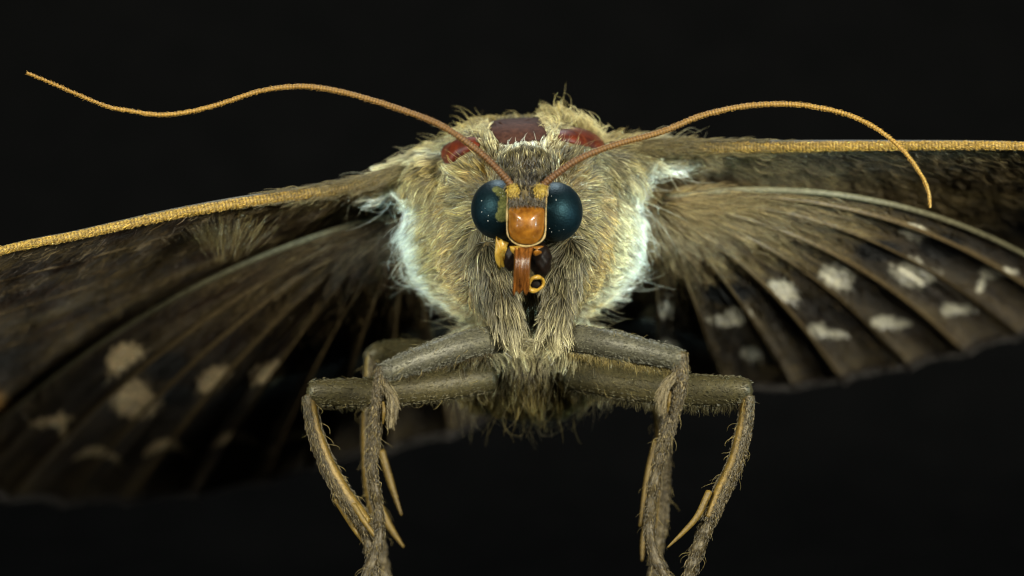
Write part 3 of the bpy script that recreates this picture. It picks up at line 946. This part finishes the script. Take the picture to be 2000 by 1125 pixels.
def hindwing(root_r, margin_rows, bow, vein_px, spots, label, seed, pale, spot_col, dark, side):
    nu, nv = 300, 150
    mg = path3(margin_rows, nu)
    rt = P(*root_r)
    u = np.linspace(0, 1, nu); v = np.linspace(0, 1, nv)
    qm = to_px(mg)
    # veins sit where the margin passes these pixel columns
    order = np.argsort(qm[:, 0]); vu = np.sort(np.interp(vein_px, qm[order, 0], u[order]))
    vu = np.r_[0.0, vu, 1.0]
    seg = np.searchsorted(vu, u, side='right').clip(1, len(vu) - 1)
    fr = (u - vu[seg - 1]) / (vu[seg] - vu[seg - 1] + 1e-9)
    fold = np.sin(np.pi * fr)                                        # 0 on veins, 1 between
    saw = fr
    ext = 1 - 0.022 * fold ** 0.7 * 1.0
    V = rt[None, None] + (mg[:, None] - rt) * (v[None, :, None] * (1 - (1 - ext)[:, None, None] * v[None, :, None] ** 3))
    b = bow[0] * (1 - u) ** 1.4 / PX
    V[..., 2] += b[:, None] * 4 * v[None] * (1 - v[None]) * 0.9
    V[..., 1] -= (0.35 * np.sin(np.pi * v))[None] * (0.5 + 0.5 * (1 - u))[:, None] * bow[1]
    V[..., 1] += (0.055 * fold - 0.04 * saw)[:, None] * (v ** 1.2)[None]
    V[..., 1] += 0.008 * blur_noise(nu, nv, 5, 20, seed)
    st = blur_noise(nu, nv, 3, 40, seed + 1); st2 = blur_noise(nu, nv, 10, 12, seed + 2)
    m = np.clip(0.30 + pale * (1 - v[None]) ** 1.0 * (1.2 - 0.5 * u[:, None]) + 0.16 * st + 0.14 * st2 - 0.18 * fold[:, None] * v[None], 0.02, 1.3)  # root tone carries painted light, far stronger on the right wing
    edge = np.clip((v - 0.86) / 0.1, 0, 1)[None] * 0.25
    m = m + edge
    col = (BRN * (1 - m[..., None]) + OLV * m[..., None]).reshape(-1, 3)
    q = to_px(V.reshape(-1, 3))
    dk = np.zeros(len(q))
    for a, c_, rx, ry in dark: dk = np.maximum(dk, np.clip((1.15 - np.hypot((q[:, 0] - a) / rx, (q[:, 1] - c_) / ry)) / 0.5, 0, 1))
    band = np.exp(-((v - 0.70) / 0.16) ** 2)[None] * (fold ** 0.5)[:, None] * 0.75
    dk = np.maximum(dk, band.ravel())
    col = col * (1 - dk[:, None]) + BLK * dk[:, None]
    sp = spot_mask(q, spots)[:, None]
    col = col * (1 - sp) + spot_col * sp  # left spots tanner than right ones: dimmer light put into their colour
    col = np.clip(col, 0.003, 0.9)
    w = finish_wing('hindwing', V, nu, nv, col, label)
    for k, uu in enumerate(vu[:-1]):
        i = min(int(round(uu * (nu - 1))), nu - 1)
        qv = V[i, 6:nv - 1:3] + np.array([0, -0.008, 0])
        part('vein', tube_geo(qv, np.linspace(0.020, 0.010, len(qv)) * (1.05 if k == 0 else 0.9), 8), M['vein_pale'] if k == 0 else M['vein'], w)
    # long hair streaming out from the root
    N = 11000
    i = rng.integers(0, nu - 1, N); j = np.minimum((nv - 2) * (0.04 + 0.96 * rng.random(N) ** 1.8), nv - 2).astype(int)
    root = V[i, j] + (V[i + 1, j] - V[i, j]) * rng.random((N, 1))
    dv = norm(V[i, j + 1] - V[i, j]); du = norm(V[i + 1, j] - V[i, j] + 1e-9)
    nn = norm(np.cross(du, dv)); nn *= -np.sign(nn[:, 1:2])
    near_r = np.clip(1 - j / (nv * 0.55), 0, 1)
    p, _ = strands(root + nn * 0.004, nn, dv, (0.05 + 0.17 * near_r) * rng.uniform(0.6, 1.3, N), 0.10 + 0.2 * near_r, K=5, jitter=0.13, clump=0.5)
    cc = col.reshape(nu, nv, 3)[i, j] * np.exp(rng.normal(0.25, 0.4, (N, 1)))
    hair('wing_hair', w, p, rng.uniform(0.0012, 0.0022, N), cc, cc * 1.2, M['scales'], 0.35)
    # fringe along the margin
    N = 5000
    i = rng.integers(0, nu - 1, N); root = V[i, -1] + (V[i + 1, -1] - V[i, -1]) * rng.random((N, 1))
    dv = norm(V[i, -1] - V[i, -6]); nn = np.tile([0, -1.0, 0], (N, 1))
    p, _ = strands(root, nn, dv, rng.uniform(0.02, 0.055, N), 0.1, K=3, jitter=0.2, clump=0)
    cc = np.tile(C(30, 22, 16), (N, 1)) * np.exp(rng.normal(0, 0.3, (N, 1)))
    hair('fringe', w, p, np.full(N, 0.0028), cc, cc, M['scales'], 0.6)
    return w, V


fwR, VR = forewing(
    [(1215, 297, .92), (1330, 290, .82), (1500, 288, .70), (1750, 285, .60), (2000, 286, .55), (2300, 305, .60), (2520, 370, .85)],
    [(1235, 385, 1.3), (1450, 425, 1.5), (1650, 460, 1.65), (1811, 500, 2.1), (2000, 570, 2.9), (2250, 690, 3.3), (2500, 480, 1.4)],
    'forewing held level, its stronger light painted in as a paler tone', 11, 0.28, 1, [])
fwL, VL = forewing(
    [(850, 322, .92), (760, 347, .85), (640, 373, .74), (480, 395, .60), (330, 421, .50), (150, 460, .42), (0, 491, .38), (-250, 572, .42), (-520, 690, .7)],
    [(800, 430, 1.6), (640, 520, 2.2), (480, 590, 2.6), (300, 700, 3.0), (100, 840, 3.5), (-100, 950, 3.8), (-330, 1020, 3.4), (-510, 800, 1.8)],
    'drooping forewing with shade painted into its colour, a hair tuft under its front edge', 21, -0.12, -1, [(-6, 785, 26, 26, -50, 0)])
hwR, HR = hindwing((1262, 392, 1.05),
    [(2160, 600, 2.60), (2060, 632, 2.70), (1960, 662, 2.75), (1850, 693, 2.80), (1720, 722, 2.85), (1590, 746, 2.90), (1480, 754, 2.90), (1370, 748, 2.90), (1270, 722, 2.85), (1190, 690, 2.80), (1120, 650, 2.70)],
    (112, 2.2), [1290, 1410, 1545, 1640, 1770, 1880, 1990, 2090],
    [(1285, 606, 34, 17, -22, 0), (1425, 624, 42, 13, -5, -.5), (1436, 616, 24, 18, -10, 0), (1528, 565, 33, 21, 25, .3), (1636, 538, 33, 24, 20, .2), (1785, 541, 46, 18, 5, -.6), (1783, 530, 22, 30, -20, 0), (1786, 452, 26, 15, 15, 0),
     (1308, 672, 24, 9, 20, 0), (1468, 690, 20, 13, 10, 0), (1600, 646, 22, 15, 10, 0), (1632, 652, 24, 8, 5, 0), (1728, 628, 26, 14, 0, 0), (1758, 630, 22, 9, 0, 0), (1855, 603, 18, 12, 0, 0), (1880, 603, 26, 9, 0, 0), (1930, 532, 18, 12, 20, 0), (1955, 532, 30, 8, -5, 0), (1916, 556, 7, 16, 20, 0)],
    'hindwing held level with bright white spots between its veins', 31, 0.75, C(236, 234, 216), [(1715, 490, 60, 28), (1835, 480, 60, 34), (1420, 570, 60, 30)], 1)
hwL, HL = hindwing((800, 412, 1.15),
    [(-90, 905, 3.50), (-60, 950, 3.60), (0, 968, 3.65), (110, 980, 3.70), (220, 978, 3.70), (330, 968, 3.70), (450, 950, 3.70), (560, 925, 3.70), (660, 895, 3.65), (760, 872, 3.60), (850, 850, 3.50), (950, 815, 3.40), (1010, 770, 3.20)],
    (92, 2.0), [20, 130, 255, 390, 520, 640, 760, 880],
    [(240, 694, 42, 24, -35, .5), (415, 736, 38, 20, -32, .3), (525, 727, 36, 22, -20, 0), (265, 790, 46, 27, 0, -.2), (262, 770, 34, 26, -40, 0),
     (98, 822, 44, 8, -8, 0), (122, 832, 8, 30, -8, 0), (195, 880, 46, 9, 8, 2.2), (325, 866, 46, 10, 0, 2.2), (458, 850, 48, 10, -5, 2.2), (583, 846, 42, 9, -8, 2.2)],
    'drooping hindwing, shade painted into its colour and tan spots', 41, 0.12, C(226, 204, 164), [(330, 715, 60, 35), (640, 690, 55, 34), (345, 770, 50, 30)], -1)

# the tuft under the front edge of the drooping wing
N = 260
px = rng.normal(440, 46, N); py = rng.normal(440, 14, N)
root = np.array([P(a, b, 0.70 + (b - 420) / 260) for a, b in zip(px, py)])
nn = np.tile(norm(np.array([0, -1.0, -0.4])), (N, 1))
d = np.stack([-(px - 440) / 60 * 0.6, np.full(N, 0.4), np.full(N, -1.0)], -1)
p, _ = strands(root, nn, d, rng.uniform(0.08, 0.18, N), 0.1, K=6, jitter=0.1, clump=0.5, clump_n=24)
cc = np.tile(C(88, 76, 40), (N, 1)) * np.exp(rng.normal(0, 0.4, (N, 1)))
hair('hair_tuft', fwL, p, np.full(N, 0.0012), cc, cc * 1.2, M['scales'], 0.3)

# ------------------------------------------------------------------ legs
SIL, LGB, LGO = C(98, 97, 82), C(84, 74, 50), C(84, 78, 52)


def segment(name, leg, rows, n, flat, c0, c1, nscale, scale_len=0.03, bristle=0, sides=20, ring=0.0, edge=None, vary=0.6):
    """rows: (px, py, y, half width px)"""
    q = path3(rows, n); r = q[:, 3] / PX * (0.84 if name != 'femur' else 1.0)
    if ring: r = r * (1 + ring * np.sin(np.linspace(0, 1, n) * np.pi * 2 * (n / 14)))
    v, f = tube_geo(q[:, :3], r, sides, flat)
    t = np.linspace(0, 1, n)[:, None]
    c = c0 * (1 - t) + c1 * t
    col = np.repeat(c, sides, 0)
    if edge is not None:      # a yellow bald keel along one side of the segment
        th = np.linspace(0, 2 * np.pi, sides, endpoint=False)
        w = np.clip((np.cos(th - edge[0]) - 0.72) / 0.2, 0, 1)
        w = (np.ones((n, 1)) * w[None]).ravel()[:, None]
        col = col * (1 - w) + edge[1] * w
    col = np.vstack([col, c[:1], c[-1:]])
    o = part(name, (v, f), M['leg'], leg, col)
    if nscale:
        N = nscale
        i = rng.integers(0, n - 1, N); tan = norm(q[i + 1, :3] - q[i, :3])
        k = rng.integers(0, sides, N); rt = v[i * sides + k]
        rd = norm(rt - q[i, :3])
        ok = np.ones(N, bool)
        if edge is not None: ok = np.cos(np.linspace(0, 2 * np.pi, sides, endpoint=False)[k] - edge[0]) < 0.75
        rt = rt + tan * (rng.random((N, 1)) * 0.02) + rng.normal(0, 0.004, (N, 3))
        p, _ = strands(rt[ok], rd[ok], tan[ok], scale_len * rng.uniform(0.6, 1.4, ok.sum()), 0.18, K=3, jitter=0.28, clump=0.3)
        cc = c[i][ok] * np.exp(rng.normal(0.05, vary, (ok.sum(), 1)))
        hair('scales', o, p, rng.uniform(0.0014, 0.0026, ok.sum()), cc, cc * 1.3, M['scales'], 0.5)
    if bristle:
        N = bristle
        i = rng.integers(0, n - 1, N); tan = norm(q[i + 1, :3] - q[i, :3])
        rd = norm(np.cross(tan, norm(rng.normal(0, 1, (N, 3)))))
        p, _ = strands(q[i, :3] + rd * r[i, None] * .9, rd, tan, rng.uniform(0.04, 0.10, N), 0.8, K=5, jitter=0.3, wave=0.08, clump=0)
        cc = np.tile(C(170, 152, 96), (N, 1)) * rng.uniform(.5, 1.2, (N, 1))
        hair('bristles', o, p, np.full(N, 0.0009), cc, cc, M['scales'], 0.3)
    return o


def spur(leg, rows):
    q = path3(rows, 24)
    return part('spur', tube_geo(q[:, :3], q[:, 3] / PX * 0.8, 10), M['spur'], leg)


def under_fringe(seg, rows, N, L, col, dr=(0, 0, -1)):
    q = path3(rows, 60); i = rng.integers(0, 60, N)
    root = q[i, :3] + rng.normal(0, 0.006, (N, 3)) + np.array([0, 0, -1]) * q[i, 3:4] / PX * 0.85
    nn = np.tile([0, -0.5, -0.85], (N, 1))
    p, _ = strands(root, nn, np.tile(norm(np.array(dr, float)), (N, 1)) + rng.normal(0, .2, (N, 3)), rng.uniform(.5, 1.3, N) * L, 0.5, K=5, jitter=.3, clump=.5)
    cc = np.tile(col, (N, 1)) * np.exp(rng.normal(0, .3, (N, 1)))
    hair('fringe', seg, p, np.full(N, .0012), cc, cc * 1.2, M['scales'], .3)


def claw_foot(leg, a, b):
    q = np.array([P(*a), P(*b)])
    return q


def leg(label, femur, tibia, tarsus, spurs, cf, ct_, ctar, flat=0.7, edge=None, fringe=None):
    e = empty('leg', (0, -0.6, 0), moth)
    e['label'] = label
    fm = segment('femur', e, femur, 70, flat, cf[0], cf[1], 3200, 0.011, 24, vary=0.3)
    if fringe: under_fringe(fm, femur, fringe[0], fringe[1], fringe[2])
    tb = segment('tibia', e, tibia, 80, 0.8, ct_[0], ct_[1], 3600, 0.015, 40, edge=edge)
    # tarsus goes on to the table and ends in two claws
    ts = segment('tarsus', e, tarsus, 110, 0.9, ctar[0], ctar[1], 2400, 0.013, 34, ring=0.13)
    for s in spurs: spur(tb and e, s)
    lx, ly, yy = tarsus[-1][:3]
    for s in (-1, 1):
        q = path3([(lx, ly - 4, yy, 5), (lx + 10 * s, ly + 4, yy - 0.02, 4), (lx + 18 * s, ly + 12, yy - 0.05, 1.2)], 12)
        part('claw', tube_geo(q[:, :3], q[:, 3] / PX, 8), M['darkchitin'], e)
    return e, fm, tb, ts


FL = 1282 - 14     # pixel row where a foot at y = 0 meets the table


def floor_row(y, up=12):
    s = (D + y) / D / PX
    return 562.5 + ZC / s - up


# front pair
l, fm, tb, ts = leg('front leg with a straight shin and dangling foot hooked outward',
    [(985, 662, .22, 24), (940, 668, .12, 27), (880, 682, .02, 27), (810, 705, -.06, 23), (765, 722, -.10, 19), (748, 728, -.11, 15)],
    [(748, 716, -.11, 11), (742, 760, -.10, 14), (737, 810, -.09, 14), (730, 860, -.08, 13), (724, 905, -.07, 11)],
    [(724, 905, -.07, 10), (731, 950, -.06, 12), (739, 1000, -.05, 11), (740, 1050, -.05, 11), (728, 1095, -.06, 12), (706, 1150, -.08, 11), (690, 1210, -.08, 10), (680, floor_row(-.08), -.08, 7)],
    [], (SIL, SIL * .75), (LGB, LGB * .9), (LGB * .75, LGB * .8))
flaps = []
for e, tb_, pts, sp in ((l, tb, [(752, 752, -.13), (764, 775, -.15), (766, 800, -.14), (757, 838, -.12)], [(749, 785, -.13, 3), (750, 805, -.145, 4.5), (748, 828, -.13, 2)]),):
    flaps.append((e, pts, sp))
l2, fm2, tb2, ts2 = leg('front leg with a leaning shin and a long bristle at its knee',
    [(1095, 660, .22, 24), (1140, 664, .12, 26), (1195, 672, .02, 26), (1260, 686, -.06, 23), (1312, 698, -.10, 20), (1330, 702, -.11, 16)],
    [(1330, 690, -.11, 14), (1328, 740, -.10, 16), (1318, 790, -.09, 15), (1305, 840, -.08, 14), (1291, 884, -.07, 12)],
    [(1291, 884, -.07, 11), (1279, 940, -.06, 13), (1270, 1000, -.05, 12), (1270, 1050, -.05, 12), (1282, 1095, -.06, 13), (1306, 1140, -.08, 12), (1326, 1200, -.08, 10), (1338, floor_row(-.08), -.08, 7)],
    [], (SIL * .95, SIL * .8), (LGB, LGB * .85), (LGB * .75, LGB * .8))
flaps.append((l2, [(1318, 732, -.13), (1300, 758, -.15), (1294, 785, -.14), (1290, 808, -.12)], [(1309, 765, -.13, 3), (1306, 785, -.145, 4.5), (1303, 806, -.13, 2)]))
for e, pts, sp in flaps:      # scale flap and the yellow spur it covers
    spur(e, sp)
    N = 420
    q = path3(pts, 60); i = rng.integers(0, 34, N)
    root = q[i, :3] + rng.normal(0, .008, (N, 3)); tan = norm(q[np.minimum(i + 6, 59), :3] - q[i, :3])
    nn = np.tile([0, -1.0, 0], (N, 1))
    p, _ = strands(root, nn, tan, rng.uniform(.06, .11, N), .12, K=5, jitter=.12, clump=.4)
    cc = np.tile(C(120, 108, 78), (N, 1)) * np.exp(rng.normal(0, .35, (N, 1)))
    hair('scale_flap', e, p, np.full(N, .0018), cc, cc * 1.3, M['scales'], .4)
under_fringe(fm, [(960, 690, .1, 2), (870, 708, 0, 2), (790, 735, -.05, 2)], 300, .035, LGB)
under_fringe(fm2, [(1110, 688, .12, 3), (1180, 700, .02, 2), (1250, 712, -.04, 2), (1310, 722, -.08, 2)], 420, .05, C(140, 126, 80))

# middle pair
leg('middle leg, its thigh stretched straight out to a bald yellow knee',
    [(960, 735, .66, 30), (860, 752, .58, 32), (760, 762, .52, 29), (680, 767, .48, 27), (625, 766, .46, 25), (606, 766, .45, 18)],
    [(604, 772, .45, 14), (612, 830, .45, 16), (632, 890, .44, 18), (665, 955, .43, 20), (700, 1005, .42, 20), (716, 1022, .42, 15)],
    [(700, 995, .43, 13), (716, 1040, .42, 13), (726, 1090, .42, 13), (738, 1150, .42, 12), (748, 1210, .42, 10), (752, floor_row(.42), .42, 7)],
    [(( 690, 985, .40, 8), (716, 1025, .38, 7), (745, 1065, .36, 3)), ((655, 975, .44, 7), (690, 1030, .44, 7), (712, 1064, .43, 2.5))],
    (LGO, LGO * .95), (LGB, LGB * .9), (LGB * .8, LGB * .8), edge=(2.35, C(122, 100, 44)), fringe=(500, .05, LGO))
leg('middle leg, its thigh stretched out, with a long yellow spur on the shin',
    [(1110, 730, .66, 30), (1200, 745, .58, 33), (1300, 758, .52, 32), (1390, 763, .48, 30), (1445, 762, .46, 26), (1463, 763, .45, 18)],
    [(1460, 772, .45, 15), (1454, 830, .45, 17), (1437, 900, .44, 18), (1410, 960, .43, 19), (1388, 1012, .42, 17)],
    [(1392, 1000, .43, 15), (1372, 1050, .42, 15), (1352, 1105, .42, 14), (1338, 1160, .42, 12), (1328, 1215, .42, 10), (1322, floor_row(.42), .42, 7)],
    [((1385, 960, .40, 9), (1362, 1008, .38, 8), (1334, 1040, .37, 6), (1304, 1069, .36, 2.5))],
    (LGO, LGO * .9), (LGB, LGB * .85), (LGB * .8, LGB * .8), edge=(3.95, C(122, 100, 44)), fringe=(900, .07, LGO))
# hind pair
leg('hind leg, its knee raised behind the front thigh',
    [(900, 700, 1.25, 22), (830, 690, 1.2, 24), (770, 686, 1.15, 22), (738, 690, 1.12, 19), (726, 700, 1.12, 15)],
    [(728, 690, 1.12, 17), (722, 760, 1.12, 15), (718, 850, 1.12, 15), (722, 940, 1.12, 16), (735, 1010, 1.12, 15)],
    [(732, 1000, 1.12, 13), (742, 1070, 1.12, 13), (752, 1130, 1.12, 12), (762, 1190, 1.12, 10), (768, floor_row(1.12), 1.12, 7)],
    [((745, 880, 1.1, 9), (762, 940, 1.08, 9), (784, 1006, 1.05, 3)), ((742, 990, 1.1, 10), (762, 1030, 1.08, 9), (788, 1068, 1.05, 3))],
    (LGO * 1.1, LGO), (LGB * 1.1, LGB), (LGB, LGB * .9), edge=(4.2, C(118, 98, 46)))
leg('hind leg mostly hidden behind a front leg',
    [(1160, 715, 1.25, 22), (1215, 735, 1.2, 24), (1262, 760, 1.15, 22), (1285, 785, 1.12, 18)],
    [(1283, 775, 1.12, 16), (1292, 840, 1.12, 15), (1296, 910, 1.12, 15), (1294, 980, 1.12, 15), (1288, 1040, 1.12, 15)],
    [(1289, 1030, 1.12, 13), (1282, 1080, 1.12, 13), (1278, 1140, 1.12, 12), (1276, 1200, 1.12, 10), (1274, floor_row(1.12), 1.12, 7)],
    [((1282, 860, 1.1, 9), (1266, 930, 1.08, 9), (1250, 1028, 1.05, 3)), ((1272, 990, 1.1, 9), (1258, 1050, 1.08, 8), (1254, 1095, 1.05, 3))],
    (LGO * 1.1, LGO), (LGB * 1.1, LGB), (LGB, LGB * .9), edge=(4.2, C(118, 98, 46)))
